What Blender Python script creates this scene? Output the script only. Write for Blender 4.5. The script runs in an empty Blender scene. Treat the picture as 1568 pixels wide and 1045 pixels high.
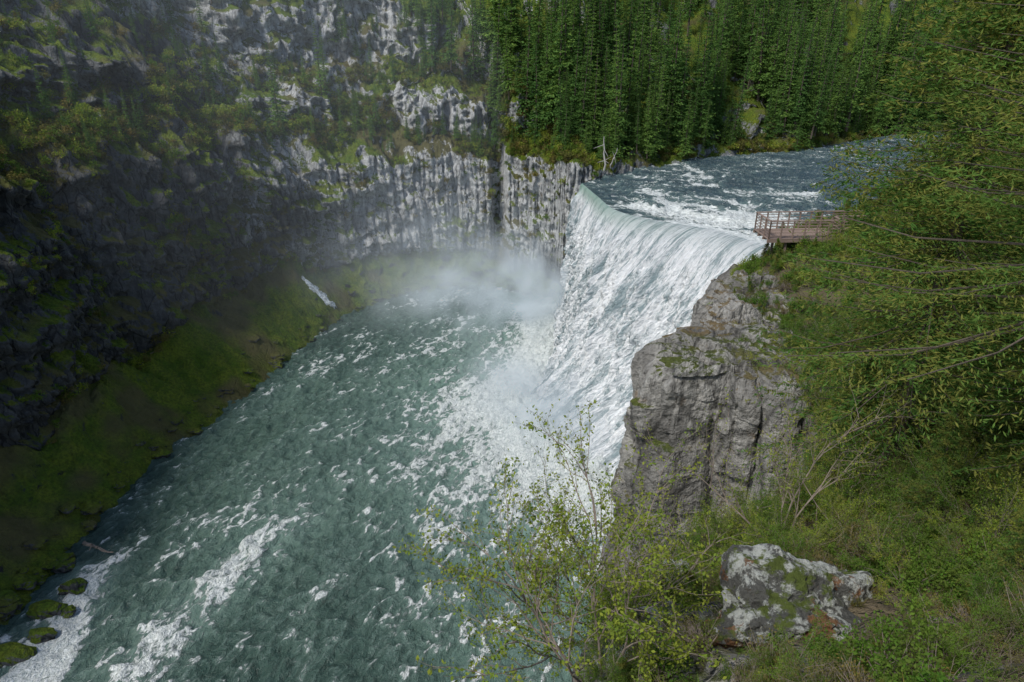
import bpy, math, random, bmesh
import numpy as np
from mathutils import Vector
random.seed(7); R=np.random.RandomState(7)
scene=bpy.context.scene
# ------------------------------------------------------------------ noise
PERM=np.random.RandomState(3).permutation(256)
G=np.random.RandomState(4).normal(size=(256,3)); G/=np.linalg.norm(G,axis=1)[:,None]
def pn(x,y,z):
    x,y,z=np.broadcast_arrays(np.asarray(x,float),np.asarray(y,float),np.asarray(z,float))
    xi=np.floor(x).astype(int); yi=np.floor(y).astype(int); zi=np.floor(z).astype(int)
    fx=x-xi; fy=y-yi; fz=z-zi
    u=fx*fx*fx*(fx*(fx*6-15)+10); v=fy*fy*fy*(fy*(fy*6-15)+10); w=fz*fz*fz*(fz*(fz*6-15)+10)
    out=0
    for dx in (0,1):
        for dy in (0,1):
            for dz in (0,1):
                h=PERM[(PERM[(PERM[(xi+dx)&255]+yi+dy)&255]+zi+dz)&255]
                g=G[h]
                d=g[...,0]*(fx-dx)+g[...,1]*(fy-dy)+g[...,2]*(fz-dz)
                wt=(u if dx else 1-u)*(v if dy else 1-v)*(w if dz else 1-w)
                out=out+d*wt
    return out*1.5
def fbm(x,y,z,o=4,rough=.5):
    a=1;f=1;s=0
    for i in range(o):
        s=s+a*pn(x*f+i*17.3,y*f+i*5.1,z*f+i*9.7); a*=rough; f*=2.03
    return s
def h2(a,b=0):
    a=np.asarray(a,float); b=np.asarray(b,float)
    v=np.sin(a*127.1+b*311.7+1.3)*43758.5453
    return v-np.floor(v)
def sst(x,a,b):
    t=np.clip((x-a)/(b-a),0,1); return t*t*(3-2*t)
def columns(s,z,w,seed):
    sw=s/w+.5*fbm(s*.15+seed,z*.06,seed,2)
    i=np.floor(sw); fr=sw-i; h1=h2(i,seed)
    seg=np.floor(z/(3.5+6*h1)+h1*7)
    d=h2(i*3.1+seed,seg)
    edge=1-np.abs(2*fr-1)**5
    return (d*.6+h1*.7)*edge
# ------------------------------------------------------------------ mesh utils
def mesh_quads(name,V,Q,mats=(),midx=None,smooth=False,attrs=None):
    V=np.asarray(V,np.float32); Q=np.asarray(Q,np.int32)
    me=bpy.data.meshes.new(name)
    me.vertices.add(len(V)); me.vertices.foreach_set("co",V.ravel())
    me.loops.add(Q.size); me.loops.foreach_set("vertex_index",Q.ravel())
    me.polygons.add(len(Q)); me.polygons.foreach_set("loop_start",np.arange(0,Q.size,4,dtype=np.int32))
    for m in mats: me.materials.append(m)
    if midx is not None: me.polygons.foreach_set("material_index",np.asarray(midx,np.int32))
    me.polygons.foreach_set("use_smooth",np.full(len(Q),smooth,dtype=bool))
    me.update(calc_edges=True)
    if attrs:
        for k,a in attrs.items():
            at=me.attributes.new(k,'FLOAT','POINT'); at.data.foreach_set("value",np.asarray(a,np.float32).ravel())
    return me
def obj(name,me,parent=None,link=True):
    o=bpy.data.objects.new(name,me)
    if link: scene.collection.objects.link(o)
    if parent: o.parent=parent
    return o
def grid_quads(n,m,flip=False):
    i=np.arange(n-1)[:,None]*m+np.arange(m-1)[None,:]
    q=np.stack([i,i+m,i+m+1,i+1],-1).reshape(-1,4)
    return q[:,::-1] if flip else q
def catmull(A,n,fine=None):
    A=np.asarray(A,float); k=len(A)
    E=np.vstack([2*A[0]-A[1],A,2*A[-1]-A[-2]])
    t=np.linspace(0,k-1,3000); i=np.minimum(t.astype(int),k-2); f=(t-i)[:,None]
    p0,p1,p2,p3=E[i],E[i+1],E[i+2],E[i+3]
    C=.5*((2*p1)+(-p0+p2)*f+(2*p0-5*p1+4*p2-p3)*f*f+(-p0+3*p1-3*p2+p3)*f**3)
    L=np.concatenate([[0],np.cumsum(np.linalg.norm(np.diff(C[:,:2],axis=0),axis=1))])
    if fine: s=np.concatenate([np.linspace(0,fine[0],fine[1],endpoint=False),np.linspace(fine[0],L[-1],n-fine[1])])
    else: s=np.linspace(0,L[-1],n)
    return s,np.stack([np.interp(s,L,C[:,j]) for j in range(C.shape[1])],1),np.interp(s,L,t)
class MB:
    def __init__(s): s.V=[];s.Q=[];s.M=[];s.n=0
    def add(s,V,Q,m=0):
        s.V.append(np.asarray(V).reshape(-1,3)); s.Q.append(np.asarray(Q)+s.n); s.M.append(np.full(len(Q),m)); s.n+=len(s.V[-1])
    def leaves(s,C,D,L,W,m=0):
        C=np.asarray(C);n=len(C); D=D/(np.linalg.norm(D,axis=1)[:,None]+1e-9)
        S=np.cross(D,R.normal(size=(n,3))); S/=np.linalg.norm(S,axis=1)[:,None]+1e-9
        L=np.broadcast_to(L,(n,))[:,None]; W=np.broadcast_to(W,(n,))[:,None]
        V=np.stack([C-D*L/2,C+S*W/2,C+D*L/2,C-S*W/2],1)
        s.add(V,np.arange(n*4).reshape(-1,4),m)
    def tubes(s,A,B,ra,rb,m=0):
        A=np.asarray(A,float);B=np.asarray(B,float);n=len(A); D=B-A; D/=np.linalg.norm(D,axis=1)[:,None]+1e-9
        ref=np.where(np.abs(D[:,2:3])>.9,np.array([[1.,0,0]]),np.array([[0,0,1.]]))
        U=np.cross(D,ref);U/=np.linalg.norm(U,axis=1)[:,None]+1e-9; W=np.cross(D,U)
        ra=np.broadcast_to(ra,(n,))[:,None];rb=np.broadcast_to(rb,(n,))[:,None]
        k=5; vs=[]
        for P,r in((A,ra),(B,rb)):
            for j in range(k):
                a=2*math.pi*j/k; vs.append(P+(U*math.cos(a)+W*math.sin(a))*r)
        V=np.stack(vs,1)
        base=np.arange(n)[:,None]*2*k
        Q=np.concatenate([base+np.array([[j,(j+1)%k,k+(j+1)%k,k+j]]) for j in range(k)],0)
        s.add(V,Q,m)
    def box(s,c,sz,rz=0,m=0):
        x,y,z=[v/2 for v in sz]
        V=np.array([[a*x,b*y,d*z] for a in(-1,1) for b in(-1,1) for d in(-1,1)])
        ca,sa=math.cos(rz),math.sin(rz)
        V=V@np.array([[ca,sa,0],[-sa,ca,0],[0,0,1]])+np.array(c)
        s.add(V,[[0,1,3,2],[4,6,7,5],[0,4,5,1],[2,3,7,6],[0,2,6,4],[1,5,7,3]],m)
    def mesh(s,name,mats,smooth=False):
        return mesh_quads(name,np.concatenate(s.V),np.concatenate(s.Q),mats,np.concatenate(s.M),smooth)
# ------------------------------------------------------------------ node helper
class NT:
    def __init__(s,name):
        s.mat=bpy.data.materials.new(name); s.mat.use_nodes=True; s.t=s.mat.node_tree; s.t.nodes.clear()
        s.out=s.n('ShaderNodeOutputMaterial')
    def n(s,ty,**k):
        nd=s.t.nodes.new(ty)
        for a,b in k.items(): setattr(nd,a,b)
        return nd
    def set(s,sock,v):
        if isinstance(v,bpy.types.NodeSocket): s.t.links.new(v,sock)
        else:
            if hasattr(sock,'default_value'):
                try: sock.default_value=v
                except Exception: sock.default_value=(*v,1)
    def math(s,op,a,b=0,c=0,clamp=False):
        m=s.n('ShaderNodeMath',operation=op,use_clamp=clamp)
        for i,v in enumerate((a,b,c)): s.set(m.inputs[i],v)
        return m.outputs[0]
    def noise(s,vec,scale,detail=5,rough=.55,dist=0):
        m=s.n('ShaderNodeTexNoise'); s.set(m.inputs['Vector'],vec)
        s.set(m.inputs['Scale'],scale);s.set(m.inputs['Detail'],detail);s.set(m.inputs['Roughness'],rough);s.set(m.inputs['Distortion'],dist)
        return m.outputs['Fac']
    def mapr(s,v,a,b,c=0,d=1,smooth=True):
        m=s.n('ShaderNodeMapRange',interpolation_type='SMOOTHSTEP' if smooth else 'LINEAR')
        for i,x in enumerate((v,a,b,c,d)): s.set(m.inputs[i],x)
        return m.outputs[0]
    def mix(s,f,a,b,mode='MIX'):
        m=s.n('ShaderNodeMixRGB',blend_type=mode)
        s.set(m.inputs[0],f); s.set(m.inputs[1],a); s.set(m.inputs[2],b); return m.outputs[0]
    def mapping(s,vec,scale=(1,1,1),rot=(0,0,0)):
        m=s.n('ShaderNodeMapping'); s.set(m.inputs['Vector'],vec); m.inputs['Scale'].default_value=scale; m.inputs['Rotation'].default_value=rot
        return m.outputs[0]
    def attr(s,name):
        return s.n('ShaderNodeAttribute',attribute_name=name).outputs['Fac']
    def co(s): return s.n('ShaderNodeTexCoord').outputs['Object']
    def bump(s,h,strength=.5,dist=1,normal=None):
        b=s.n('ShaderNodeBump'); s.set(b.inputs['Height'],h); b.inputs['Strength'].default_value=strength; b.inputs['Distance'].default_value=dist
        if normal is not None: s.set(b.inputs['Normal'],normal)
        return b.outputs[0]
    def princ(s,col,rough=.8,normal=None,spec=.3):
        p=s.n('ShaderNodeBsdfPrincipled'); s.set(p.inputs['Base Color'],col); s.set(p.inputs['Roughness'],rough)
        s.set(p.inputs['Specular IOR Level'],spec)
        if normal is not None: s.set(p.inputs['Normal'],normal)
        s.t.links.new(p.outputs[0],s.out.inputs[0]); return p
def terrain_mat(name,rock_dark,rock_light,gA,gB,brown,crk=.55):
    m=NT(name); co=m.co()
    light=m.attr('light'); green=m.attr('green')
    nz=m.n('ShaderNodeSeparateXYZ'); m.t.links.new(m.n('ShaderNodeNewGeometry').outputs['Normal'],nz.inputs[0]); nz=nz.outputs[2]
    big=m.noise(co,.06,2,.6); med=m.noise(co,.35,4,.65); fine=m.noise(co,2.2,4,.7)
    streak=m.noise(m.mapping(co,(.7,.7,.12)),1.0,4,.7,.4)
    blocks=m.n('ShaderNodeTexVoronoi',feature='DISTANCE_TO_EDGE'); 
    wv=m.n('ShaderNodeVectorMath',operation='ADD'); m.set(wv.inputs[0],co)
    nn=m.n('ShaderNodeTexNoise'); m.set(nn.inputs['Vector'],co); nn.inputs['Scale'].default_value=.6; m.set(wv.inputs[1],nn.outputs['Color'])
    m.set(blocks.inputs['Vector'],m.mapping(wv.outputs[0],(.6,.6,.22))); blocks.inputs['Scale'].default_value=crk
    crack=m.mapr(blocks.outputs[0],0,.05,.45,1)
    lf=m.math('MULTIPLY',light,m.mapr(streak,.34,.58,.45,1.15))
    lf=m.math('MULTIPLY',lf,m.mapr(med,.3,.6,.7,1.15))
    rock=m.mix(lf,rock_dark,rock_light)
    rock=m.mix(m.mapr(fine,.4,.75,.0,.4),rock,(.05,.05,.045,1))
    rock=m.mix(m.math('MULTIPLY',m.mapr(med,.60,.72,0,.5),m.math('ADD',light,.15)),rock,(.26,.17,.09,1))
    rock=m.mix(1,rock,crack,'MULTIPLY')
    vegc=m.mix(m.mapr(med,.35,.65),gA,gB)
    vegc=m.mix(m.mapr(fine,.35,.7,0,.65),vegc,(.03,.038,.015,1))
    vegc=m.mix(m.mapr(big,.48,.6,0,.8),vegc,brown)
    vf=m.math('ADD',nz,m.math('MULTIPLY',m.math('SUBTRACT',med,.5),1.3))
    vf=m.math('ADD',vf,m.math('MULTIPLY',m.math('SUBTRACT',fine,.5),1.0))
    vf=m.math('ADD',vf,m.math('MULTIPLY',m.math('SUBTRACT',green,.5),.8))
    vf=m.mapr(vf,.38,.60)
    col=m.mix(vf,rock,vegc)
    h=m.math('ADD',m.math('MULTIPLY',fine,.7),m.math('ADD',m.math('MULTIPLY',crack,.3),m.math('MULTIPLY',streak,1.2)))
    m.princ(col,.9,m.bump(h,.9,.9),.2)
    return m.mat
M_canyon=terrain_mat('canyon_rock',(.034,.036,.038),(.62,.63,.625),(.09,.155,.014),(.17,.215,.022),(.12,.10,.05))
M_near=terrain_mat('bank_soil_rock',(.13,.12,.105),(.36,.345,.31),(.05,.08,.02),(.09,.115,.03),(.17,.13,.09))
M_block=terrain_mat('outcrop_rock',(.14,.135,.125),(.40,.39,.36),(.07,.10,.025),(.12,.14,.03),(.19,.135,.08),.3)
def leaf_mat(name,a,b,c,tr=.3):
    m=NT(name); r=m.n('ShaderNodeObjectInfo').outputs['Random']
    co=m.co(); n=m.noise(co,1.3,0)
    col=m.mix(r,a,b); col=m.mix(m.mapr(n,.42,.62),col,c)
    d=m.n('ShaderNodeBsdfDiffuse'); m.set(d.inputs[0],col)
    t=m.n('ShaderNodeBsdfTranslucent'); m.set(t.inputs[0],m.mix(1,col,(1.2,1.25,.7,1),'MULTIPLY'))
    mx=m.n('ShaderNodeMixShader'); mx.inputs[0].default_value=tr
    m.t.links.new(d.outputs[0],mx.inputs[1]);m.t.links.new(t.outputs[0],mx.inputs[2]);m.t.links.new(mx.outputs[0],m.out.inputs[0])
    return m.mat
M_spruce=leaf_mat('spruce_needles',(.045,.11,.03,1),(.20,.31,.065,1),(.10,.19,.05,1),.2)
M_fir=leaf_mat('fir_needles',(.075,.16,.035,1),(.12,.21,.045,1),(.20,.21,.05,1),.3)
M_leafG=leaf_mat('shrub_leaves',(.075,.165,.025,1),(.14,.23,.035,1),(.12,.17,.035,1))
M_leafY=leaf_mat('willow_leaves',(.24,.30,.04,1),(.32,.33,.06,1),(.18,.26,.04,1))
M_leafD=leaf_mat('brush_leaves',(.10,.12,.035,1),(.24,.19,.06,1),(.14,.13,.05,1))
def bark(name,a,b):
    m=NT(name); co=m.co(); n=m.noise(m.mapping(co,(3,3,.6)),2,3); m.princ(m.mix(n,a,b),.9,m.bump(n,.6,.1),.1); return m.mat
M_bark=bark('bark',(.05,.04,.03,1),(.18,.15,.12,1))
M_twig=bark('twig',(.14,.115,.095,1),(.36,.30,.25,1))
M_snag=bark('weathered_wood',(.3,.29,.27,1),(.55,.54,.5,1))

# ------------------------------------------------------------------ far canyon wall sweep
S=[
(-72,10,182,.10, 14,13, 20,52, 34,63, 38,74, 60,90, 64,97,130,130),
(-66,45,181,.10, 14,13, 21,51, 34,62, 38,73, 60,89, 64,96,130,130),
(-65,63,180,.10, 14,13, 22,50, 34,62, 38,72, 60,88, 64,95,130,128),
(-64,84,177,.10, 13,12, 22,50, 34,60, 38,70, 60,86, 64,94,130,128),
(-62,103,171,.12,12,12, 22,48, 34,58, 38,67, 60,84, 64,94,125,126),
(-54,128,160,.14,16,14, 25,45, 38,54, 42,64, 62,80, 66,93,125,125),
(-50,146,148,.18,17,15, 25,42, 38,51, 42,60, 58,74, 62,90,120,123),
(-42,170,131,.60,12,12, 18,38, 30,46, 34,54, 50,62, 55,80,115,120),
(-30,182,116,1.0,8,11, 13,37, 24,42, 27,50, 44,59, 48,78,110,117),
(-14,188,103,1.0,5,10, 9,36.5, 15,40, 18,52, 30,60, 34,68,105,115),
(2,184,95,1.0,3,8, 6,36, 10,39, 12,50, 24,57, 26,61,100,112),
(11,178,92,.95,2,6, 4,37, 9,40, 10,44, 24,54, 26,57,100,110),
(17,171,92,.9,1,3, 3,38, 8,40, 9,42, 24,51, 26,54,100,106),
(37,180,93,.6,.5,1, 3,36.5, 8,38.5, 9,40, 24,49, 26,51,100,100),
(56,189,95,.4,.5,1, 3,36, 8,38.5, 9,40, 24,49, 26,51,100,100),
(85,199,97,.4,.5,1, 3,36, 8,38.5, 9,40, 24,49, 26,51,100,100),
(125,224,98,.4,.5,1, 3,36, 8,38.5, 9,40, 24,49, 26,51,100,100),
(190,240,99,.4,.5,1, 3,36, 8,38.5, 9,40, 24,49, 26,51,100,100),
(280,250,99,.4,.5,1, 3,36, 8,38.5, 9,40, 24,49, 26,51,100,100)]
ns=1150
s,C,tpar=catmull(S,ns,(262,900))
segs=[5,34,78,22,30,26,30,26]
vs=np.concatenate([np.arange(k)/k+i for i,k in enumerate(segs)]+[[8.0]])
kn_off=np.stack([np.full(ns,-3.),np.zeros(ns)]+[C[:,4+2*i] for i in range(7)],1)
kn_z=np.stack([np.full(ns,-3.),np.zeros(ns)]+[C[:,5+2*i] for i in range(7)],1)
m2=sst(fbm(s*.035,0,2.2,3)+.15,-.05,.25); m3=sst(fbm(s*.03,5,6.2,3)+.1+.5*((tpar>6)&(tpar<8.6)),-.05,.25)
def relax(k,m,lo,hi,f):
    for K in (kn_off,kn_z):
        alt=K[:,lo]*(1-f)+K[:,hi]*f; K[:,k]=K[:,k]*m+alt*(1-m)
relax(4,m2,3,6,.42);relax(5,m2,3,6,.5); relax(6,m3,5,8,.33); relax(7,m3,5,8,.40)
kn_off[:,3:]+= (fbm(s*.05,1,1,3)*5)[:,None]*np.array([.2,.9,.7,1,.8,0])[None,:]
kn_z[:,3:]+= (fbm(s*.04,8,1,3))[:,None]*np.array([2.0,4,5,5,6,3])[None,:]*(tpar<10.5)[:,None]
lf_=1-sst(tpar,6.5,9)
kn_z[:,3]+=fbm(s*.09,3,4,4,.6)*(6*lf_+2.5*(tpar<12)); 
kn_z[:,2]+=fbm(s*.07,9,4,4,.6)*4*lf_
gl=sst(fbm(s*.055,4,11,2),.22,.5)*(tpar<11)
kn_off[:,3]+=gl*7; kn_off[:,4]+=gl*6; kn_z[:,3]-=gl*3; kn_off[:,2]+=gl*2
i0=np.minimum(vs.astype(int),7); f=vs-i0
OFF=kn_off[:,i0]*(1-f)+kn_off[:,i0+1]*f; ZZ=kn_z[:,i0]*(1-f)+kn_z[:,i0+1]*f
ang=np.radians(C[:,2])[:,None]; dx,dy=np.cos(ang),np.sin(ang)
X=C[:,0:1]+dx*OFF; Y=C[:,1:2]+dy*OFF
V_=np.broadcast_to(vs[None,:],X.shape); SS=np.broadcast_to(s[:,None],X.shape)
def band(a,b,w=.12): return sst(V_,a-w,a+w)*(1-sst(V_,b-w,b+w))
cl=np.maximum.reduce([band(2,3,.06),band(4,5,.08)*m2[:,None],band(6,7,.08)*m3[:,None]])
zn=ZZ+fbm(X*.05,Y*.05,1,3)*2.2*np.clip((V_-1.5),0,1)
LF=lf_[:,None]
led=fbm(SS*.06,ZZ*.16,21,4,.6)
but=fbm(SS*.045,ZZ*.012,3,3)*5.0*np.clip(OFF/10,0,1)+led*2.2*cl*LF+led*1.0*cl
cold=(columns(SS,ZZ+2*fbm(SS*.1,0,3,2),2.6,1.0)*1.8+columns(SS,ZZ,1.15,2.0)*.9)*cl
rough=fbm(X*.3,Y*.3,ZZ*.3,4,.6)
up=sst(V_,3,4)
disp=but-cold+rough*(.7+.7*cl+.9*up)+up*fbm(X*.09,Y*.09,ZZ*.09,5,.6)*4.0
X2=X+dx*disp; Y2=Y+dy*disp
slope=(1-cl)*np.clip(V_-1,0,1)
Z2=zn+slope*(fbm(X*.12,Y*.12,2,5,.6)*2.6+fbm(X*.8,Y*.8,2,3,.6)*.55)+cl*fbm(SS*.5,ZZ*.2,1,3)*.8
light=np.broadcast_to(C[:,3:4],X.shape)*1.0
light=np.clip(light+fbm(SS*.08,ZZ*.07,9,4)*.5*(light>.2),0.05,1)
light=light*sst(ZZ+3*fbm(SS*.1,0,5,3),5,15)  # shade at the wall foot painted in: rock tone fades to dark low down
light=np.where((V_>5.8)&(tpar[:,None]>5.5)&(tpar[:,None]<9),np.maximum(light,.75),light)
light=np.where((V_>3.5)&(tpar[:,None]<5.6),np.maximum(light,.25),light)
green=np.clip(.5+.2*(1-cl)+fbm(SS*.04,V_*.8,4,4,.6)*.5-.12*cl+.1*cl*LF*sst(ZZ,25,45)+.3*gl[:,None]*cl-.24*up*LF,0,1)
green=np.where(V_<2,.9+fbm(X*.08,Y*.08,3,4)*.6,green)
WALL=np.stack([X2,Y2,Z2],-1)
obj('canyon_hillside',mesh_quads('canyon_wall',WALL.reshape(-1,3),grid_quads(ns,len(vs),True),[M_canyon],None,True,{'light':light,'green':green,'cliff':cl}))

# ------------------------------------------------------------------ near (right) bank sweep
RB=[
(-9,-25,66, 67,68,68,70,76,90),
(-3,-4,65, 66,66.5,67,68,74,88),
(0.5,6,57.5, 58.8,60,61.5,66,73,88),
(2.2,14,51.5, 52.8,54,56,60,68,86),
(4.8,24,44, 46.0,48.5,51.5,56,66,85),
(9.5,33,37.0, 39.5,43.5,48,54,65,84),
(16,39,33.0, 36,41,46,53,64,83),
(24,45,34, 37.5,42,46.5,52,63,82),
(27,53,38.0, 40,43,46.5,52,63,82),
(21,61,38, 40,42.5,46,51,62,82),
(21,69,38.5, 40.5,42.5,46,51,62,82),
(26,79,38.5, 41.5,43.5,46,51,63,82),
(31,88,38, 41,43.5,46,51,64,83),
(38,97,37.5, 40,42.5,46,52,66,85),
(49,105,37, 39,42,46,54,70,88),
(61,116,36, 38,41,46,55,70,90),
(77,139,36, 38,42,48,58,72,92),
(112,164,36, 38,42,48,58,72,92),
(165,190,36, 38,42,48,58,72,92)]
nr=620
s2,C2,t2=catmull(RB,nr)
kz=np.stack([np.full(nr,-3.),C2[:,2]*.5,C2[:,2]]+[C2[:,3+i] for i in range(6)],1)
ko=np.stack([np.full(nr,-3.5),np.full(nr,-1.5),np.zeros(nr)]+[np.full(nr,d) for d in (4,10,20,40,80,160)],1)
segs2=[16,30,12,16,24,26,20,16]
v2=np.concatenate([np.arange(k)/k+i for i,k in enumerate(segs2)]+[[8.0]])
i0=np.minimum(v2.astype(int),7); f=v2-i0
O2=ko[:,i0]*(1-f)+ko[:,i0+1]*f; Zr=kz[:,i0]*(1-f)+kz[:,i0+1]*f
XR=C2[:,0:1]+O2; YR=C2[:,1:2]+O2*.08
VV=np.broadcast_to(v2[None,:],XR.shape); Sr=np.broadcast_to(s2[:,None],XR.shape)
clr=1-sst(VV,1.9,2.3)
d=-columns(Sr,Zr,3.0,5.0)*1.2*clr+fbm(XR*.3,YR*.3,Zr*.3,4)*.6*clr
XR2=XR+d
stepm=np.clip(1-np.abs(O2-3)/6,0,1)*(YR<40)
ZR2=Zr+(1-clr)*(fbm(XR*.13,YR*.13,5,5,.55)*.9+fbm(XR*.9,YR*.9,5,3)*.2)+stepm*(h2(np.floor(XR/1.3+.4*YR),np.floor(YR/1.6+.3*XR))-.5)*.9
BANK=np.stack([XR2,YR,ZR2],-1)
lr=np.clip(.6+fbm(XR*.2,YR*.2,Zr*.2,3)*.5,0,1); gr=np.clip(.3+fbm(XR*.1,YR*.1,3,3)*.5-.4*stepm,0,1)
obj('riverbank_ground',mesh_quads('riverbank_ground',BANK.reshape(-1,3),grid_quads(nr,len(v2)),[M_near],None,True,{'light':lr,'green':gr,'cliff':clr}))

def outcrop(name,poly,z0,z1,seed,tilt=(0,0),mat=M_block,light=.7,cw=3.0,bulge=1.0,cap=1.3):
    P=np.array(poly+[poly[0]],float)
    L=np.concatenate([[0],np.cumsum(np.linalg.norm(np.diff(P,axis=0),axis=1))])
    n=max(80,int(L[-1]/.18)); ss=np.linspace(0,L[-1],n)
    px=np.interp(ss,L,P[:,0]); py=np.interp(ss,L,P[:,1])
    c=np.array([px.mean(),py.mean()])
    nz_=int((z1-z0)/.2); zs=np.linspace(z0,z1,nz_)
    caps=np.linspace(1,0,40)[1:]
    rx=(px-c[0])[:,None]; ry=(py-c[1])[:,None]
    rl=np.sqrt(rx**2+ry**2); ux,uy=rx/rl,ry/rl
    Z=np.broadcast_to(zs[None,:],(n,nz_)); A=np.broadcast_to(ss[:,None],(n,nz_))
    per=L[-1]
    k=columns(A,Z,cw,seed)*1.8*bulge+columns(A+50,Z*1.7,cw*.4,seed+3)*.5
    k=k*np.clip(np.minimum(A,per-A)/1.0,0,1)
    lay=h2(np.floor(Z/3.7+.5*pn(A*.2,Z*.1,seed)),seed)*.4
    tp=-1.0*sst(Z,z1-2.0,z1)**2
    wx=c[0]+rx*np.ones_like(Z); wy=c[1]+ry*np.ones_like(Z)
    dd=k+lay+tp+fbm(wx*.35,wy*.35,Z*.25,4,.55)*.6+fbm(wx*1.5,wy*1.5,Z*1.2,3,.6)*.14-.6+ .03*(z1-Z)
    X=wx+ux*dd; Y=wy+uy*dd
    Xc=c[0]+(X[:,-1:]-c[0])*caps[None,:]; Yc=c[1]+(Y[:,-1:]-c[1])*caps[None,:]
    zc=z1+fbm(Xc*.25,Yc*.25,seed,4)*cap*np.clip((1-caps)*5,0,1)[None,:]+(h2(np.floor(Xc/2.2+.3*Yc),np.floor(Yc/2.6))*1.2)*np.clip((1-caps)*6,0,1)[None,:]
    XX=np.concatenate([X,Xc],1);YY=np.concatenate([Y,Yc],1);Z3=np.concatenate([Z,zc],1)
    Z3=Z3+((XX-c[0])*tilt[0]+(YY-c[1])*tilt[1])*np.clip((Z3-z0)/(z1-z0),0,1)
    cw_=np.concatenate([np.ones_like(X),np.zeros_like(Xc)],1)
    li=np.clip(light+fbm(XX*.15,YY*.15,Z3*.12,3)*.8,0,1)
    me=mesh_quads(name,np.stack([XX,YY,Z3],-1).reshape(-1,3),grid_quads(n,XX.shape[1]),[mat],None,False,{'light':li,'green':np.full(XX.shape,.05),'cliff':cw_})
    return obj(name,me)
outcrop('cliff_outcrop',[(13,60),(13.6,57.6),(16,56),(20,56.3),(24.5,53.5),(29.5,54),(31,58),(30,66),(26,69),(20,68),(15,65)],-2,40.4,11,(.0,.0),cw=4.2,cap=.9)
outcrop('cliff_outcrop',[(28,86),(30,83),(35,82),(40,86),(40,93),(33,93)],5,39.0,23,(.0,.0),cw=2.2)
outcrop('cliff_outcrop',[(21,70),(23,67),(28,66),(33,71),(31,80),(25,80)],5,41.2,37,(.03,0),cw=2.5)

def rock_arr(c,r,seed,sub=4,amp=.35,nf=12):
    bm=bmesh.new(); bmesh.ops.create_icosphere(bm,subdivisions=sub,radius=1)
    V=np.array([v.co[:] for v in bm.verts]); F=[[v.index for v in f.verts] for f in bm.faces]; bm.free()
    n=fbm(V[:,0]*1.1+seed,V[:,1]*1.1,V[:,2]*1.1,5,.5)
    rs=np.random.RandomState(int(seed*10)%9999)
    d=np.ones(len(V))
    for k in range(nf):
        p=rs.normal(size=3);p/=np.linalg.norm(p); t=.58+.28*rs.rand()
        dt=V@p; d=np.where(dt>t,np.minimum(d,t/np.maximum(dt,1e-3)),d)
    cr=np.abs(fbm(V[:,0]*1.6+seed,V[:,1]*1.6,V[:,2]*1.6+4,3)); crk=-.10*(1-sst(cr,0,.06))
    V=V*(d*(1+n*amp)+crk*(sub>4))[:,None]*np.array(r)+np.array(c)
    return V,F
def rocks_obj(name,items,mat,light,green,smooth=False,amp=.35):
    Vs=[];Fs=[];n=0
    for (c,r,sd,sub) in items:
        V,F=rock_arr(c,r,sd,sub,amp); Vs.append(V); Fs+= [[i+n for i in f] for f in F]; n+=len(V)
    V=np.concatenate(Vs); me=bpy.data.meshes.new(name); me.from_pydata(V.tolist(),[],Fs); me.materials.append(mat)
    for k,v in(('light',light),('green',green),('cliff',.5)):
        a=me.attributes.new(k,'FLOAT','POINT'); a.data.foreach_set('value',np.full(len(V),v,np.float32))
    me.polygons.foreach_set('use_smooth',np.full(len(Fs),smooth,dtype=bool))
    return obj(name,me)
m=NT('lichen_rock'); co=m.co(); a=m.noise(co,1.0,6,.7,.3); b=m.noise(co,4.5,5,.75); c_=m.noise(co,.7,5,.7); g_=m.noise(co,.9,5,.7)
nz=m.n('ShaderNodeSeparateXYZ'); m.t.links.new(m.n('ShaderNodeNewGeometry').outputs['Normal'],nz.inputs[0])
col=m.mix(m.mapr(a,.46,.53),(.11,.11,.10,1),(.50,.52,.48,1)); col=m.mix(m.mapr(b,.5,.66,0,.85),col,(.09,.09,.08,1))
col=m.mix(m.mapr(c_,.55,.60,0,.9),col,(.22,.11,.05,1)); col=m.mix(m.math('MULTIPLY',m.mapr(g_,.5,.58),m.mapr(nz.outputs[2],.1,.7)),col,(.10,.13,.03,1))
m.princ(col,.9,m.bump(m.math('ADD',a,b),.9,.35),.2); M_lich=m.mat
rocks_obj('lichen_boulder',[((8.6,16.8,51.9),(2.7,2.0,2.0),3.3,6),((11.2,17.6,52.0),(2.0,1.5,1.3),8.1,5),((6.7,16.0,51.3),(1.1,1.0,.9),5.7,5)],M_lich,.8,.3,amp=.32)
rocks_obj('foreground_rock',[((3.4,14.0,51.4),(1.3,1.1,.8),1.3,5),((5.0,13.6,52.1),(1.3,.8,.6),2.9,5),((5.4,19.0,49.3),(1.5,1.1,.9),4.4,5),((7.3,24,46.8),(1.3,1.,.8),6.6,5),((4.2,16.2,50.4),(1.4,1.0,.8),9.1,5)],M_lich,.7,.3)
it=[]
for k in range(190):
    i=int(np.interp(R.rand()**1.2,[0,1],[120,760])); p=WALL[i,6+int(R.rand()*R.rand()*16)]
    r=.3+1.5*R.rand()**4
    it.append(((p[0]+R.normal()*.7+.5,p[1]+R.normal(),p[2]*.9+.1*r),(r*1.3,r,r*.7),k*1.7,3))
for (x,y,r) in [(-60,70,1.6),(-61,66,2.0),(-59,62,1.4),(-61,59,2.2),(-63,74,1.3),(-58,66,.9)]: it.append(((x,y,.3),(r*1.3,r,r*.8),x*.7,3))
rocks_obj('shore_rocks',it,M_canyon,.15,.6,False)

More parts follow.
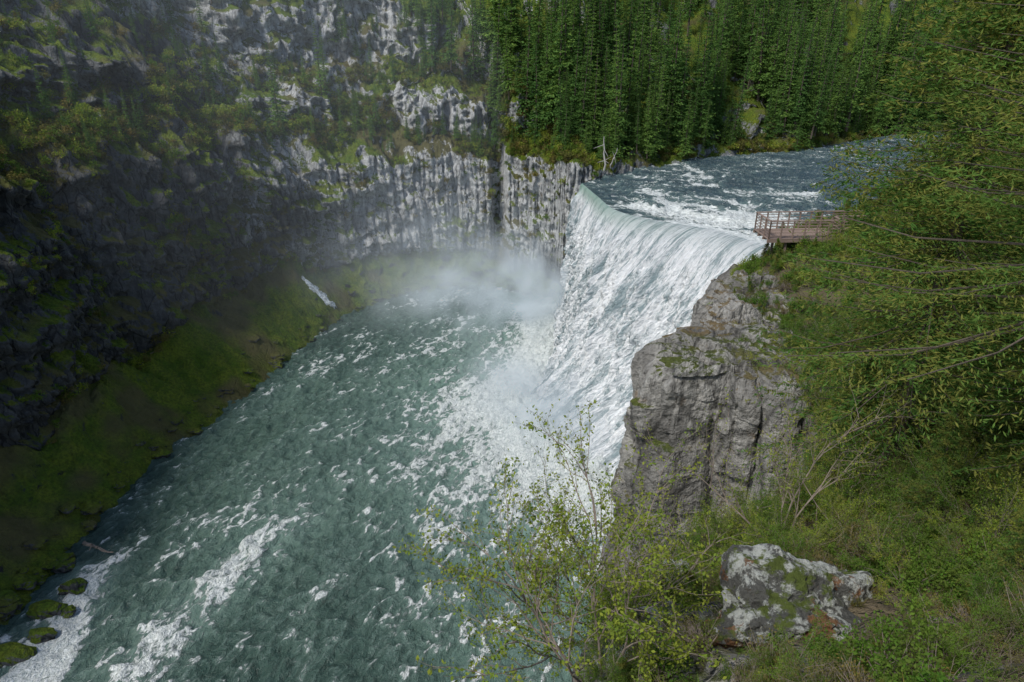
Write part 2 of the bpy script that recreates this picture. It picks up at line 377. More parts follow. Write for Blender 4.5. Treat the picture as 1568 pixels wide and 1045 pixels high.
# ------------------------------------------------------------------ water
def water_mat(name,rot,stretch,deepA,deepB,thr,fscale=1.0):
    m=NT(name); co=m.co(); foam=m.attr('foam')
    r_=m.mapping(co,(1,1,1),(0,0,rot))
    v=m.mapping(r_,(1,stretch,1)); vl=m.mapping(r_,(1,stretch*.5,1))
    n1=m.noise(vl,.30*fscale,4,.66,.8); n2=m.noise(v,.9*fscale,5,.68,1.3); n3=m.noise(v,4.0*fscale,2,.7)
    f=m.math('ADD',m.math('MULTIPLY',n1,.45),m.math('MULTIPLY',n2,.55))
    t=m.math('SUBTRACT',thr,m.math('MULTIPLY',foam,.26))
    f2=m.math('SUBTRACT',f,t)
    fm=m.mapr(f2,-.0,.055); soft=m.mapr(f2,-.12,.06,0,.42)
    fm=m.math('MULTIPLY',fm,m.mapr(n3,.3,.6,.5,1))
    big=m.noise(co,.03,2)
    col=m.mix(m.mapr(big,.4,.6),deepA,deepB)
    col=m.mix(m.math('MULTIPLY',m.attr('milk'),.8,clamp=True),col,(.29,.44,.38,1))
    col=m.mix(soft,col,(.27,.37,.325,1))
    col=m.mix(fm,col,(.82,.86,.84,1))
    h=m.math('ADD',m.math('MULTIPLY',n2,.9),m.math('ADD',m.math('MULTIPLY',n3,.3),m.math('MULTIPLY',fm,.2)))
    m.princ(col,m.math('ADD',.22,m.math('MULTIPLY',fm,.5)),m.bump(h,.9,1.0),.35)
    return m.mat
M_pool=water_mat('river_water',.45,.6,(.034,.070,.056,1),(.062,.112,.087,1),.612)
M_upper=water_mat('upper_river_water',-.9,.22,(.035,.065,.08,1),(.05,.085,.10,1),.597)
nx,ny=540,660
gx=np.linspace(-82,62,nx); gy=np.linspace(20,200,ny)
PX,PY=np.meshgrid(gx,gy,indexing='ij')
def polydist(px,py,pts):
    d=np.full(px.shape,1e9)
    for (x0,y0),(x1,y1) in zip(pts[:-1],pts[1:]):
        vx,vy=x1-x0,y1-y0; t=np.clip(((px-x0)*vx+(py-y0)*vy)/(vx*vx+vy*vy),0,1)
        d=np.minimum(d,np.hypot(px-x0-t*vx,py-y0-t*vy))
    return d
base_pts=[(12,165),(10,148),(6.5,134),(1.5,120),(6,107),(13,95),(20,84)]
df=polydist(PX,PY,base_pts)
dl=polydist(PX,PY,[(-59,72),(-57,62),(-58,52),(-60,40)])
dl2=polydist(PX,PY,[(-57,62),(-53,52),(-52,40)])
db=polydist(PX,PY,[(-36,84),(-40,72),(-47,54),(-50,42)])+3*fbm(PX*.1,PY*.1,44,3)
a=.45; ux=PX*math.cos(a)-PY*math.sin(a); uy=PX*math.sin(a)+PY*math.cos(a)
wv=1-np.abs(fbm(ux*.13,uy*.09,3,4,.55)); wv2=1-np.abs(fbm(ux*.36,uy*.22,7,3,.55))
crest=sst(wv2*.6+wv*.4,.78,.98)
fn=fbm(PX*.05,PY*.05,1,3); fn2=fbm(ux*.06+3,uy*.018,8,3)
foam=1.25*np.exp(-(df/8)**1.2)+.46*np.exp(-(df/34)**2)+.9*np.exp(-(dl/3.0)**2)+.75*np.exp(-(dl2/3.0)**2)+.55*np.exp(-(db/3.0)**2)+.1*np.exp(-(db/9)**2)+fn*.15+fn2*.35
foam=foam+crest*(.42+.2*fn)-.12*(1-crest)
foam=np.clip(foam,0,1.0)
milk=np.clip(.9*np.exp(-(df/17)**1.3)+.32*np.exp(-(df/46)**2)+.15*crest*np.exp(-(df/60)**2)+.6*np.exp(-(dl/4)**2)+.3*np.exp(-(db/5)**2)+.12*fn2,0,1)
PZ=(wv-.75)*1.1+(wv2-.7)*.8+fbm(ux*.9,uy*.7,8,3,.6)*.2+.9*np.exp(-(db/3)**2)*wv+1.4*np.exp(-(df/5)**2)*(1+1.2*fbm(PX*.3,PY*.3,2,3))
obj('river_pool_water',mesh_quads('river_pool',np.stack([PX,PY,PZ],-1).reshape(-1,3),grid_quads(nx,ny),[M_pool],None,True,{'foam':foam,'milk':milk}))
lipS,LC,_=catmull([(17.3,169.5),(19.5,156),(22,143),(28.3,135),(38.3,128),(45,118.5),(54,106)],321)
farS,FC,_=catmull([(17.3,169.5),(26,176),(37,181.5),(56,190.5),(85,201),(125,226),(180,242)],300)
neaS,NC,_=catmull([(54,106),(63,116),(79,139),(114,164),(167,190)],300)
A=np.linspace(0,1,321)[:,None]; cc=np.linspace(0,1,300)[None,:]**1.3
ci=(cc[0]*299); 
def samp(Cv): return np.stack([np.interp(ci,np.arange(300),Cv[:,k]) for k in (0,1)],-1)
Fp,Np=samp(FC),samp(NC)
lin=LC[:1,:2]*(1-A)+LC[-1:,:2]*A
UP=Fp[None]*(1-A[...,None])+Np[None]*A[...,None]+(LC[:,None,:2]-lin[:,None,:])*((1-cc)**3)[...,None]
ux,uy=UP[...,0],UP[...,1]
dl_=polydist(ux,uy,[tuple(p) for p in LC[::8,:2]])
e1=dl_+4*fbm(ux*.08,uy*.08,2,3); e2=dl_+6*fbm(ux*.08,uy*.08,5,3); e3=dl_+8*fbm(ux*.07,uy*.07,15,3)
cst=sst(1-np.abs(fbm(ux*.25,uy*.5,31,3)),.8,.99)
UZ=34+.012*dl_*1.0+(fbm(ux*.25,uy*.4,1,4)*.35+cst*.35)*sst(dl_,0,3)+sst(e1,7,8.5)*.8+sst(e2,15,17)*.7+sst(e3,28,31)*.6
AA=np.broadcast_to(A,ux.shape)
fo=.95*np.exp(-((e1-6.5)/1.8)**2)*sst(AA,.25,.45)+.65*np.exp(-((e2-14)/1.6)**2)*sst(AA,.15,.35)+.45*np.exp(-((e3-27)/2.0)**2)+.7*np.exp(-(dl_/6)**2)*sst(AA,.35,.6)+.14*np.exp(-(dl_/22)**2)*sst(AA,.1,.4)+fbm(ux*.05,uy*.25,1,3)*.3+.02+.28*cst
fo=np.clip(fo,0,1)
obj('upper_river_water',mesh_quads('upper_river',np.stack([ux,uy,UZ],-1).reshape(-1,3),grid_quads(321,300),[M_upper],None,True,{'foam':fo,'milk':np.clip(fo*.15,0,1)}))
# waterfall
na,nb=900,340
a_=np.linspace(0,1,na); b_=np.linspace(0,1,nb)**1.15
lx=np.interp(a_,np.linspace(0,1,321),LC[:,0]); ly=np.interp(a_,np.linspace(0,1,321),LC[:,1])
bs,BC,_=catmull([(12.5,166),(10.5,149),(8,135),(3.5,121),(9,108),(16,97),(26,84)],na)
Bm=np.broadcast_to(b_[None],(na,nb)); Am=np.broadcast_to(a_[:,None],(na,nb))
g=.70*Bm**.5+.30*Bm**5
ledg=fbm(Am*6,Bm*.7,4,3)
g=g+.09*ledg*np.sin(Bm*math.pi)
FX=lx[:,None]*(1-g)+BC[:,0:1]*g; FY=ly[:,None]*(1-g)+BC[:,1:2]*g
FZ=34.0*(1-Bm)
nxv,nyv=-.85,-.5
wa=.35*fbm(Am*5,Bm*2.0,1,3)
st=fbm(Am*20+wa,Bm*.8,7,4,.6); st2=fbm(Am*70+wa*2,Bm*1.8,9,3,.6)
lump=np.abs(fbm(Am*26,Bm*3.0-Am*2,12,5,.64)); chn=fbm(Am*95,Bm*12,33,4,.7)
dd=(st*2.0+st2*1.0+lump*2.2*sst(Bm,.06,.45)+chn*.75*sst(Bm,.04,.35)+fbm(Am*40,Bm*9,3,3)*2.2*sst(Bm,.88,1))*sst(Bm,0,.12)
FX+=nxv*dd; FY+=nyv*dd; FZ+=-1.2*sst(Bm,.97,1)+.5*chn*sst(Bm,.15,1)
m=NT('falling_water'); uv=m.n('ShaderNodeCombineXYZ'); m.set(uv.inputs[0],m.attr('fa')); m.set(uv.inputs[1],m.attr('fb')); 
v=uv.outputs[0]
s1=m.noise(m.mapping(v,(34,1.3,1)),1,5,.68,.4); s2_=m.noise(m.mapping(v,(150,4,1)),1,5,.72,.35); s3=m.noise(m.mapping(v,(40,8,1)),1,6,.75,.5)
s4=m.noise(m.mapping(v,(360,30,1)),1,3,.8)
mixn=m.math('ADD',m.math('MULTIPLY',s1,.38),m.math('ADD',m.math('MULTIPLY',s2_,.38),m.math('MULTIPLY',s3,.24)))
mixn=m.math('ADD',mixn,m.math('MULTIPLY',m.math('SUBTRACT',s4,.5),.25))
fb=m.attr('fb')
thin=m.mapr(mixn,.42,.54)
col=m.mix(thin,(.30,.38,.40,1),(.93,.95,.96,1))
topg=m.math('MULTIPLY',m.mapr(fb,.0,.10,1,0),m.attr('green'))
col=m.mix(topg,col,(.26,.42,.34,1))
m.princ(col,1.0,m.bump(m.math('ADD',mixn,m.math('MULTIPLY',s4,.5)),.9,1.3),.0)
gtop=np.broadcast_to(sst(1-Am,.25,.9)*.7+.15,Am.shape)
obj('waterfall',mesh_quads('waterfall',np.stack([FX,FY,FZ],-1).reshape(-1,3),grid_quads(na,nb),[m.mat],None,True,{'fa':Am,'fb':Bm,'green':gtop}))

# ------------------------------------------------------------------ instancing
def instancer(name,protos,P,Rz,Sc,tilt=.08):
    n=len(P); me=bpy.data.meshes.new(name); me.vertices.add(n); me.vertices.foreach_set('co',np.asarray(P,np.float32).ravel())
    rot=np.zeros((n,3),np.float32); rot[:,2]=Rz; rot[:,0]=R.normal(size=n)*tilt; rot[:,1]=R.normal(size=n)*tilt
    a=me.attributes.new('rot','FLOAT_VECTOR','POINT'); a.data.foreach_set('vector',rot.ravel())
    a=me.attributes.new('scl','FLOAT','POINT'); a.data.foreach_set('value',np.asarray(Sc,np.float32))
    a=me.attributes.new('idx','INT','POINT'); a.data.foreach_set('value',R.randint(0,len(protos),n).astype(np.int32))
    o=obj(name,me)
    col=bpy.data.collections.new(name+'_parts')
    for p in protos: col.objects.link(p)
    ng=bpy.data.node_groups.new(name,'GeometryNodeTree')
    ng.interface.new_socket('Geometry',in_out='INPUT',socket_type='NodeSocketGeometry'); ng.interface.new_socket('Geometry',in_out='OUTPUT',socket_type='NodeSocketGeometry')
    N=ng.nodes; gi=N.new('NodeGroupInput');go=N.new('NodeGroupOutput'); ip=N.new('GeometryNodeInstanceOnPoints'); ci=N.new('GeometryNodeCollectionInfo')
    ci.inputs['Collection'].default_value=col; ci.inputs['Separate Children'].default_value=True; ci.inputs['Reset Children'].default_value=True
    def na_(nm,t):
        x=N.new('GeometryNodeInputNamedAttribute'); x.data_type=t; x.inputs['Name'].default_value=nm
        return [q for q in x.outputs if q.enabled and q.name=='Attribute'][0]
    L=ng.links
    L.new(gi.outputs[0],ip.inputs['Points']); L.new(ci.outputs[0],ip.inputs['Instance']); ip.inputs['Pick Instance'].default_value=True
    L.new(na_('idx','INT'),ip.inputs['Instance Index']); L.new(na_('rot','FLOAT_VECTOR'),ip.inputs['Rotation']); L.new(na_('scl','FLOAT'),ip.inputs['Scale'])
    L.new(ip.outputs[0],go.inputs[0])
    md=o.modifiers.new('scatter','NODES'); md.node_group=ng
    return o
def conifer(name,H,Rr,whorl,nb_,tw,mats,lw,seed,detail=False,start=.1,power=.75,mN=11,wr=.28,fat=.45,jit=.05):
    rs=np.random.RandomState(seed); mb=MB()
    zt=np.linspace(0,H,9); jx=np.cumsum(rs.normal(size=9)*.01*H/9); 
    mb.tubes(np.stack([jx[:-1],0*jx[:-1],zt[:-1]],1),np.stack([jx[1:],0*jx[1:],zt[1:]],1),.012*H*(1-zt[:-1]/H)+.02,.012*H*(1-zt[1:]/H)+.01,1)
    z=start*H; CC=[];DD=[];LL=[];TA=[];TB=[];TR=[]
    while z<H*.99:
        q=z/H
        for k in range(nb_):
            az=rs.rand()*6.283; Lb=Rr*((1-q)**power)*(.6+.5*rs.rand())+.02*H*.3
            if rs.rand()<.08: Lb*=.4
            pitch=-.25+.75*q+rs.normal()*.12
            n=max(3,int(Lb/tw)); t=(np.arange(n)+rs.rand(n)*.6)/n
            droop=-.16*Lb*np.sin(t*2.2)
            zj=rs.normal()*.003*H
            px=np.cos(az)*Lb*t*math.cos(pitch); py=np.sin(az)*Lb*t*math.cos(pitch); pz=z+Lb*t*math.sin(pitch)+droop+zj
            out=np.array([np.cos(az),np.sin(az),math.sin(pitch)-.15])
            sd=np.array([-np.sin(az),np.cos(az),0])
            if detail:
                tt=np.array([0,.33,.66,1.0]); rr=Lb*tt
                BP=np.stack([np.cos(az)*rr*math.cos(pitch),np.sin(az)*rr*math.cos(pitch),z+zj+rr*math.sin(pitch)-.16*Lb*np.sin(tt*2.2)],1)
                for q_ in range(3): TA.append(BP[q_]);TB.append(BP[q_+1]);TR.append((.006*Lb+.006)*(1-.3*q_))
            for s_ in(-1,1):
                tl=(.30*Lb*(1-t*.75)+.12*Rr*.3)*(.6+.6*rs.rand(n))
                if detail:
                    for w in range(mN):
                        r_=(w+rs.rand(n))/mN
                        dirv=out[None]*(.75)+sd[None]*s_*(.9)+np.array([0,0,-.12-.25*rs.rand()])[None]
                        c=np.stack([px,py,pz],1)+dirv*(tl*r_)[:,None]+rs.normal(size=(n,3))*jit
                        c[:,2]-=.15*tl*r_**2
                        CC.append(c); DD.append(dirv+rs.normal(size=(n,3))*.55+np.array([0,0,.25])); LL.append(np.full(n,lw*(.7+.5*rs.rand())))
                else:
                    for w in range(2):
                        dirv=out[None]*.8+sd[None]*s_*(.5+.6*w)+rs.normal(size=(n,3))*.35+np.array([0,0,-.2])
                        c=np.stack([px,py,pz],1)+dirv*(tl*(.3+.3*w))[:,None]
                        CC.append(c);DD.append(dirv);LL.append(tl*.85)
        z+=whorl*(.7+.6*rs.rand())*(1-.45*q)
    C_=np.concatenate(CC);D_=np.concatenate(DD);L_=np.concatenate(LL)
    mb.leaves(C_,D_,L_,L_*(wr if detail else fat),0)
    if detail: mb.tubes(TA,TB,np.array(TR),np.array(TR)*.6,1)
    return obj(name,mb.mesh(name,mats),None,False)
spr=[conifer('spruce_%d'%i,30,4.6+.9*(i%3),1.25,7,.65,[M_spruce,M_bark],0,i+1,start=.06+.05*i%.2,power=.95) for i in range(5)]
def cam_ok(p): 
    dep=p[1]*.9063+(70-p[2])*.4226; return abs(p[0])<dep*.85+8
pts=[];sc=[]
tries=0
nsv=len(vs)
def vrow(v): return int(np.searchsorted(vs,v))
while len(pts)<1050 and tries<90000:
    tries+=1
    sx=140+R.rand()*310; i=min(int(np.searchsorted(s,sx)),ns-2); v=3.05+4.9*R.rand()**.95; j=min(vrow(v),nsv-1)
    p=WALL[i,j]; st_=tpar[i]
    if cl[i,j]>.3 and v<5.9 and st_<11.5: continue
    dens=np.interp(st_,[6.0,7.2,8.3,9.3,10.5,18],[0.06,.25,.7,1,1,1])
    if v<4.1 and st_<11: dens*=.4
    if R.rand()>dens or not cam_ok(p): continue
    if p[1]>300: continue
    if fbm(p[0]*.05,p[1]*.05,3,2)<-.32: continue
    pts.append(p+np.array([R.normal()*1,R.normal()*1,-.3])); sc.append((.33+.85*R.rand()**1.4)*(.55 if v<3.6 else 1)*(.62 if st_<9.3 else 1))
for k in range(380):
    i=R.randint(100,900); v=R.choice([3.5,5.5])+R.rand()*1-.5; j=min(vrow(v),nsv-1); p=WALL[i,j]
    if cl[i,j]>.3 or not cam_ok(p): continue
    pts.append(p-np.array([0,0,.3])); sc.append(.10+.28*R.rand()**1.5)
instancer('conifer_forest',spr,pts,R.rand(len(pts))*6.28,sc,.03)

def bush(name,n,rad,h,leaf,mats,seed,twigs=18,lobes=7,up=.3):
    rs=np.random.RandomState(seed); mb=MB()
    lc=rs.normal(size=(lobes,3))*np.array([rad*.45,rad*.45,h*.2]); lc[:,2]=np.abs(lc[:,2])+h*.45*rs.rand(lobes)+h*.12
    lr=(.3+.35*rs.rand(lobes))*rad
    w=rs.randint(0,lobes,n); d_=rs.normal(size=(n,3)); d_/=np.linalg.norm(d_,axis=1)[:,None]
    r=lr[w]*(rs.rand(n)**.45)*(1+.35*rs.normal(size=n)*.6)
    c=lc[w]+d_*r[:,None]*np.array([1,1,.85]); c[:,2]=np.abs(c[:,2])
    D=rs.normal(size=(n,3))+np.array([0,0,up])+d_*.6
    L=leaf*(.6+.8*rs.rand(n)); mb.leaves(c,D,L,L*.55,0)
    e=c[rs.randint(0,n,twigs)]; a=rs.normal(size=(twigs,3))*np.array([rad*.12,rad*.12,0])
    mid=a*.5+e*.5+rs.normal(size=(twigs,3))*rad*.08
    mb.tubes(a,mid,.014*rad+.006,.010*rad+.004,1); mb.tubes(mid,e*1.08,.010*rad+.004,.003,1)
    return obj(name,mb.mesh(name,mats),None,False)
B_g=[bush('b_green_%d'%i,1200,1.5,1.9,.16,[M_leafG,M_twig],20+i) for i in range(3)]
B_y=[bush('b_yellow_%d'%i,900,1.4,2.2,.14,[M_leafY,M_twig],30+i,30) for i in range(2)]
B_d=[bush('b_dry_%d'%i,500,1.3,1.5,.12,[M_leafD,M_twig],40+i,90) for i in range(2)]
B_far=[bush('far_%d'%i,260,1.5,1.9,.34,[[M_leafY,M_leafG,M_leafD,M_leafD][i],M_twig],90+i,4) for i in range(4)]
B_s=[conifer('young_fir',3.4,1.1,.25,6,.22,[M_fir,M_bark],.13,77,True,.04,.8,5)]
def sapling(name,loc,H,spread,stems,leafm,leaf,nl,seed,lean=(0,0),link=True,pr=.62,rk=.009):
    rs=np.random.RandomState(seed); A=[];B=[];ra=[];rb=[];LC_=[];LD=[]
    def br(p,d,L,r,dep):
        n=5; 
        for k in range(n):
            d=d+rs.normal(size=3)*.13+np.array([0,0,.04]); d/=np.linalg.norm(d)
            q=p+d*L/n; A.append(p);B.append(q);ra.append(r*(1-.13*k));rb.append(r*(1-.13*(k+1)))
            if dep<3 and k>=1:
                for _ in range(2 if dep<2 else 1):
                    if rs.rand()<pr:
                        dn=d+rs.normal(size=3)*.5; dn/=np.linalg.norm(dn); br(q,dn,L*(.42+.2*rs.rand()),r*.52,dep+1)
            if dep>=1:
                for _ in range(nl):
                    LC_.append(p+(q-p)*rs.rand()+rs.normal(size=3)*leaf*.8); LD.append(rs.normal(size=3)+d*.5)
            p=q
    for k in range(stems):
        a=rs.rand()*6.28; d=np.array([math.cos(a)*spread+lean[0],math.sin(a)*spread+lean[1],1]); d/=np.linalg.norm(d)
        br(np.array([math.cos(a)*.15,math.sin(a)*.15,0]),d,H*(.6+.4*rs.rand()),rk*H,0)
    mb=MB(); mb.tubes(A,B,np.array(ra),np.array(rb),1); LC_=np.array(LC_); 
    sz=leaf*(.6+.8*rs.rand(len(LC_))); mb.leaves(LC_,np.array(LD),sz,sz*.6,0)
    o=obj(name,mb.mesh(name,[leafm,M_twig]),None,link); o.location=loc; return o
B_t=[sapling('twiggy_%d'%i,(0,0,0),2.6,.6,5,[M_leafG,M_leafY,M_leafD][i],.07,[3,2,1][i],50+i,(0,0),False,.55,.006) for i in range(3)]
def tuft(name,mats,seed,n=90,h=.6):
    rs=np.random.RandomState(seed); mb=MB()
    a=rs.normal(size=(n,3))*np.array([.22,.22,0]); d_=rs.normal(size=(n,3))*np.array([.5,.5,.1])+np.array([0,0,1]); d_/=np.linalg.norm(d_,axis=1)[:,None]
    L=h*(.5+.8*rs.rand(n)); mb.leaves(a+d_*L[:,None]/2,d_,L,.035,0)
    return obj(name,mb.mesh(name,mats),None,False)
T_g=[tuft('t_%d'%i,[M_leafG if i<2 else M_leafD],60+i) for i in range(4)]
pts=[];sc=[]
for k in range(15000):
    i=R.randint(60,ns-150); v=R.choice([3.05,3.5,5.5,4.5,2.5],p=[.25,.25,.18,.1,.22])+R.normal()*.35; v=min(max(v,1.9),7.8); j=min(vrow(v),nsv-1); p=WALL[i,j]
    if not cam_ok(p) or (cl[i,j]>.5 and R.rand()>(.5 if tpar[i]<6.5 else .15)): continue
    if fbm(p[0]*.08,p[1]*.08,p[2]*.1,2)<-.05: continue
    pts.append(p); sc.append((.35+.9*R.rand()**1.5)*(.8 if cl[i,j]>.5 else 1))
instancer('hillside_shrubs',B_far,pts,R.rand(len(pts))*6.28,sc,.2)
def bank_scatter(n,jmin,jmax,imin,imax,cond=None):
    out=[]
    for k in range(n):
        i=R.randint(imin,imax); j=R.randint(jmin,jmax); f1,f2=R.rand(),R.rand()
        p=BANK[i,j]*(1-f1)+BANK[i+1,j]*f1; p=p*(1-f2)+BANK[i,j+1]*f2
        if not cam_ok(p): continue
        rim=np.interp(p[1],[6,14,24,34],[.5,2.2,4.8,9])
        if p[1]<34 and p[0]<rim+4.5 and R.rand()<.6: continue
        if cond is None or cond(p): out.append(p)
    return out
jr=int(np.searchsorted(v2,2.05)); je=int(np.searchsorted(v2,6.6))
def notboulder(p): return not (6.0<p[0]<12.4 and 13.0<p[1]<18.4) and p[1]>8.5
P1=bank_scatter(6500,jr,je,20,nr-60,notboulder)
def bsc(p):
    y=p[1]
    k=.34 if y<14 else .6 if y<28 else .9 if y<70 else 1.25
    if 30<y<56 and p[0]<27: k*=.5
    if 62<y<84 and p[0]<38: k*=.7
    if p[0]>29 and p[0]<46 and 81<y<92: k=1.0
    return k
sc=[(.4+.75*R.rand())*bsc(p) for p in P1]
instancer('riverbank_shrubs',B_g+B_y[:1]+B_d+B_s,P1,R.rand(len(P1))*6.28,sc,.2)
P3=[p for p in bank_scatter(2800,jr,int(np.searchsorted(v2,5.2)),20,nr//3,notboulder) if p[1]<30 and (p[1]>11 or p[0]>5)]
instancer('foreground_shrubs',[o.copy() for o in B_g+B_d+B_d],P3,R.rand(len(P3))*6.28,.22+.5*R.rand(len(P3))**1.3,.3)
P4=[p for p in bank_scatter(2600,jr,int(np.searchsorted(v2,5.6)),20,nr//2,notboulder) if 9<p[1]<60]
instancer('twiggy_brush',B_t,P4,R.rand(len(P4))*6.28,[(.3+.45*R.rand())*(.8 if p[1]<16 else 1.3 if p[1]<28 or p[0]<24 else 1.8) for p in P4],.3)
P2=[p for p in bank_scatter(3500,jr-1,int(np.searchsorted(v2,5.5)),20,nr//2) if p[1]>8 and p[1]<60]
instancer('bank_grass',T_g,P2,R.rand(len(P2))*6.28,.3+.6*R.rand(len(P2)),.2)

fir=[conifer('fir_a',40,9.0,.62,6,.38,[M_fir,M_bark],.32,101,True,.13,.7,9,.26),conifer('fir_b',22,5.0,.5,6,.36,[M_fir,M_bark],.28,102,True,.08,.8,9,.26),
     conifer('fir_c',34,12.5,.56,7,.32,[M_fir,M_bark],.20,103,True,.30,.75,14,.22,jit=.03)]
def place(name,me,loc,s,rz):
    o=obj(name,me); o.location=loc; o.scale=(s,s,s); o.rotation_euler=(0,0,rz); return o
def ground_z(x,y):
    d=(BANK[...,0]-x)**2+(BANK[...,1]-y)**2; d[:,:jr]=1e9
    i=np.unravel_index(np.argmin(d),d.shape); return BANK[i][2]
for (x,y,s_,k,rz) in [(20.5,31,.95,0,0),(22.5,21,.8,0,2.2),(31,38,.95,0,1.1),(42,52,.9,0,4),(46,72,.75,0,2.7),(25,42,.40,1,0.4),(60,88,.8,0,.3),(76,100,.9,0,3.3),(17.5,23,.34,1,2.0),(20,34,.5,1,3.0),(14.5,15,.26,1,1.0),(36,46,.5,0,2),(19.0,19.0,1.0,2,0.6)]:
    place('fir_tree',fir[k].data,(x,y,ground_z(x,y)-.3),s_,rz)
sapling('willow_sapling',(2.6,14.6,50.8),5.6,.35,5,M_leafY,.11,3,1,(-.12,.1))
sapling('willow_sapling',(3.6,17.5,48.4),5.8,.35,4,M_leafY,.11,3,2,(.05,.1))
sapling('willow_sapling',(4.4,22,44.8),7.0,.4,4,M_leafY,.12,2,3,(-.1,.0))
sapling('serviceberry_shrub',(12.5,24.5,ground_z(12.5,24.5)-.2),5.6,.7,4,M_leafY,.10,1,5,(-.35,0))
sapling('serviceberry_shrub',(16.0,30,ground_z(16.0,30)-.2),5.5,.7,5,M_leafG,.12,3,6,(-.1,0))
sapling('serviceberry_shrub',(10.0,27,ground_z(10.0,27)-.2),4.6,.6,3,M_leafY,.10,1,8,(-.1,0))

# ------------------------------------------------------------------ deck
m=NT('deck_wood'); co=m.co(); n=m.noise(m.mapping(co,(.6,6,6)),2,5); m.princ(m.mix(n,(.16,.115,.095,1),(.38,.29,.24,1)),.8,None,.2); M_deck=m.mat
deck=bpy.data.objects.new('viewing_deck',None); scene.collection.objects.link(deck); deck.location=(32.3,83.5,45.2); deck.rotation_euler=(0,0,math.radians(3))
b=MB()
for k in range(34): b.box((k*.27+.13,2.4,0),(.25,4.8,.12))
for k in range(60): b.box((9.3+k*.27,3.4,0.0),(.25,2.6,.12))
obj('deck_boards',b.mesh('deck_boards',[M_deck]),deck)
b=MB()
for y in(.1,1.6,3.2,4.7): b.box((4.6,y,-.26),(9.3,.18,.36))
for y in(2.3,4.5): b.box((17.3,y,-.26),(16,.18,.36))
obj('support_beams',b.mesh('support_beams',[M_deck]),deck)
b=MB()
for (x,y) in [(2.6,.5),(2.6,4.3),(5.6,.5),(5.6,4.3),(9,.5),(9,4.3),(13,2.5),(13,4.3),(17,2.5),(17,4.3),(21,2.5)]: b.box((x,y,-3.5),(.25,.25,6.0))
obj('legs',b.mesh('legs',[M_deck]),deck)
b=MB(); rail=MB()
def railing(x0,y0,x1,y1):
    L=math.hypot(x1-x0,y1-y0); a=math.atan2(y1-y0,x1-x0); n=max(1,round(L/1.5))
    for k in range(n+1): b.box((x0+(x1-x0)*k/n,y0+(y1-y0)*k/n,1.15),(.15,.15,2.2))
    cx,cy=(x0+x1)/2,(y0+y1)/2
    rail.box((cx,cy,2.29),(L+.2,.26,.11),a)
    for z in(.4,.8,1.2,1.6,1.97): rail.box((cx,cy,z),(L,.065,.07),a)
railing(0.1,.1,0.1,4.7);railing(.1,.1,9.2,.1);railing(.1,4.7,25,4.7);railing(9.2,.1,9.2,2.1);railing(9.2,2.1,25,2.1)
obj('railing_posts',b.mesh('posts',[M_deck]),deck); obj('rails',rail.mesh('rails',[M_deck]),deck)

m=NT('old_snow'); n=m.noise(m.co(),1.5,6,.7); m.princ(m.mix(m.mapr(n,.4,.6),(.3,.33,.34,1),(.75,.8,.82,1)),.7,m.bump(n,.7,.4)); 
i_=int(np.argmin(np.hypot(C[:,0]+47,C[:,1]-160))); 
u_=np.linspace(0,1,60)[:,None]; w_=np.linspace(-1,1,14)[None,:]
line=np.array([WALL[i_+int(17*t),int(30-20*t)] for t in np.linspace(0,1,60)])
k_=np.ones(7)/7; 
ls=np.stack([np.convolve(np.pad(line[:,q],3,mode='edge'),k_,'valid') for q in range(3)],1)
wd=1.3*np.sin(np.linspace(.25,2.9,60))[:,None]*(1+.9*fbm(u_*9,w_*2,0,3))
X=ls[:,0:1]+w_*wd*.6; Y=ls[:,1:2]+w_*wd*.95; Z=ls[:,2:3]+1.0*(1-w_**2)*1.0+.35*fbm(X,Y,0,3)
obj('snow_patch',mesh_quads('snow_patch',np.stack([X,Y,Z],-1).reshape(-1,3),grid_quads(60,14),[m.mat],None,True))
def log(name,p0,p1,r,mat,seed,branches=4):
    rs=np.random.RandomState(seed); mb=MB(); p0=np.array(p0,float);p1=np.array(p1,float)
    t=np.linspace(0,1,8)[:,None]; P=p0+(p1-p0)*t+rs.normal(size=(8,3))*r*.5; rr=r*(1-.7*t[:,0]); mb.tubes(P[:-1],P[1:],rr[:-1],rr[1:],0)
    for k in range(branches):
        q=P[rs.randint(2,7)]; mb.tubes([q],[q+rs.normal(size=3)*r*4],r*.3,r*.1,0)
    return obj(name,mb.mesh(name,[mat],True))
log('driftwood_log',(-62,77,2.2),(-57.5,76,.9),.3,M_twig,1)
log('dead_snag',(23,172,37),(22.5,172,45),.3,M_snag,2,7)
log('dead_snag',(24.5,173,37),(26,172.5,42),.2,M_snag,3,4)

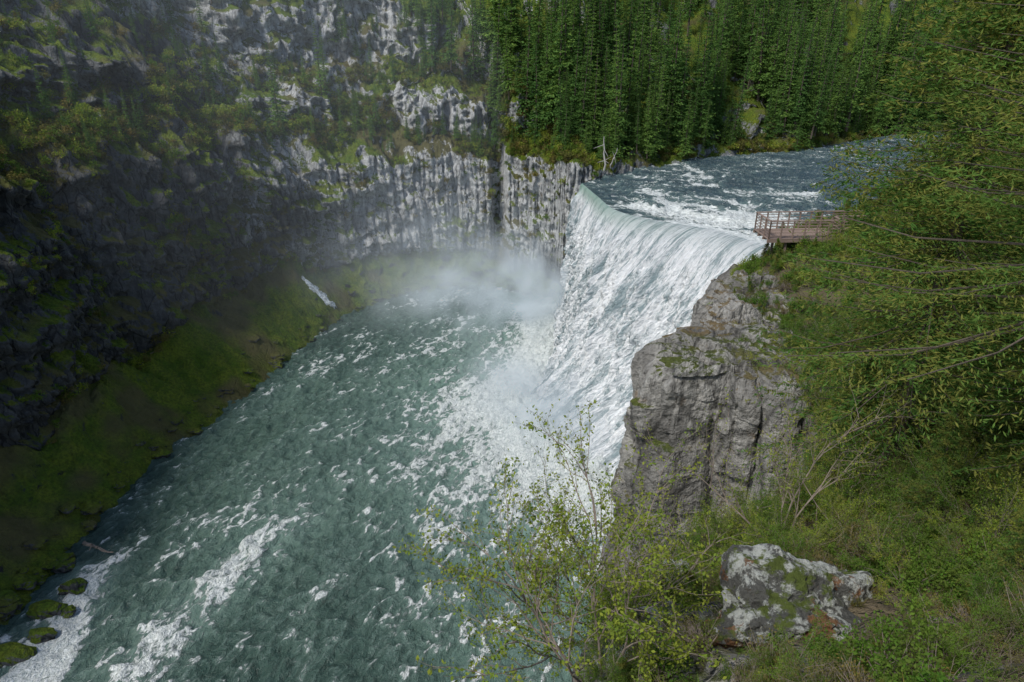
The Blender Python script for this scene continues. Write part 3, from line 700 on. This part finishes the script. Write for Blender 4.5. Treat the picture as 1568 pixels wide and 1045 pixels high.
# ------------------------------------------------------------------ mist volumes
def volume(name,loc,rad,dens,nscale=None,thr=0,col=(.92,.96,1,1),zr=0,em=0.0,wid=.3,step=3.0):
    bm=bmesh.new(); bmesh.ops.create_icosphere(bm,subdivisions=3,radius=1); me=bpy.data.meshes.new(name); bm.to_mesh(me); bm.free()
    o=obj(name,me); o.location=loc; o.scale=rad; o.rotation_euler=(0,0,zr)
    m=NT(name)
    v=m.n('ShaderNodeVolumePrincipled'); m.set(v.inputs['Color'],col)
    m.set(v.inputs['Emission Color'],(.72,.88,.97,1))  # emission makes the mist glow, standing in for multiply scattered daylight
    if nscale:
        co=m.co(); ln=m.n('ShaderNodeVectorMath',operation='LENGTH'); m.set(ln.inputs[0],co)
        fall=m.mapr(ln.outputs['Value'],.0,1,1,0); fall=m.math('MULTIPLY',fall,fall)
        n=m.noise(m.mapping(co,tuple(r/max(rad) for r in rad)),nscale,2,.55,0)
        d=m.math('MULTIPLY',m.math('MULTIPLY',fall,m.mapr(n,thr,thr+wid)),dens)
        m.set(v.inputs['Density'],d);m.set(v.inputs['Emission Strength'],m.math('MULTIPLY',d,em))
        m.mat.cycles.volume_step_rate=step
    else:
        m.set(v.inputs['Density'],dens); m.set(v.inputs['Emission Strength'],dens*em)
        m.mat.cycles.homogeneous_volume=True
    m.t.links.new(v.outputs[0],m.out.inputs['Volume']); me.materials.append(m.mat); return o
volume('waterfall_mist',(2,168,4),(52,36,24),.14,5.0,.36,em=.34,wid=.28)
volume('drifting_mist',(-20,168,12),(54,40,36),.026,4.0,.36,em=.28,wid=.28,zr=.3)
volume('waterfall_spray',(4,114,3),(16,36,13),.13,3.0,.28,zr=.5,em=.32)
volume('canyon_haze',(-62,170,50),(62,62,62),.0009,em=.15)

# ------------------------------------------------------------------ light, sky, camera
w=bpy.data.worlds.new('World'); scene.world=w; w.use_nodes=True
nt=w.node_tree; sky=nt.nodes.new('ShaderNodeTexSky'); sky.sky_type='NISHITA'; sky.sun_disc=False
sd=Vector((-.55,-.46,.95)).normalized()
sky.sun_elevation=math.asin(sd.z); sky.sun_rotation=math.atan2(sd.x,sd.y)
bg=nt.nodes['Background']; bg.inputs[1].default_value=.13; nt.links.new(sky.outputs[0],bg.inputs[0])
su=bpy.data.lights.new('sun','SUN'); su.energy=3.1; su.angle=math.radians(12); su.color=(1,.96,.89)
so=obj('sun',su); so.rotation_euler=sd.to_track_quat('Z','Y').to_euler()
cam=bpy.data.cameras.new('camera'); cam.lens=24; cam.sensor_width=36; cam.clip_end=2000; cam.clip_start=.1
co_=obj('camera',cam); co_.location=(0,0,70); co_.rotation_euler=(math.radians(65),0,0); scene.camera=co_
scene.view_settings.view_transform='Standard'; scene.view_settings.look='None'; scene.view_settings.exposure=0
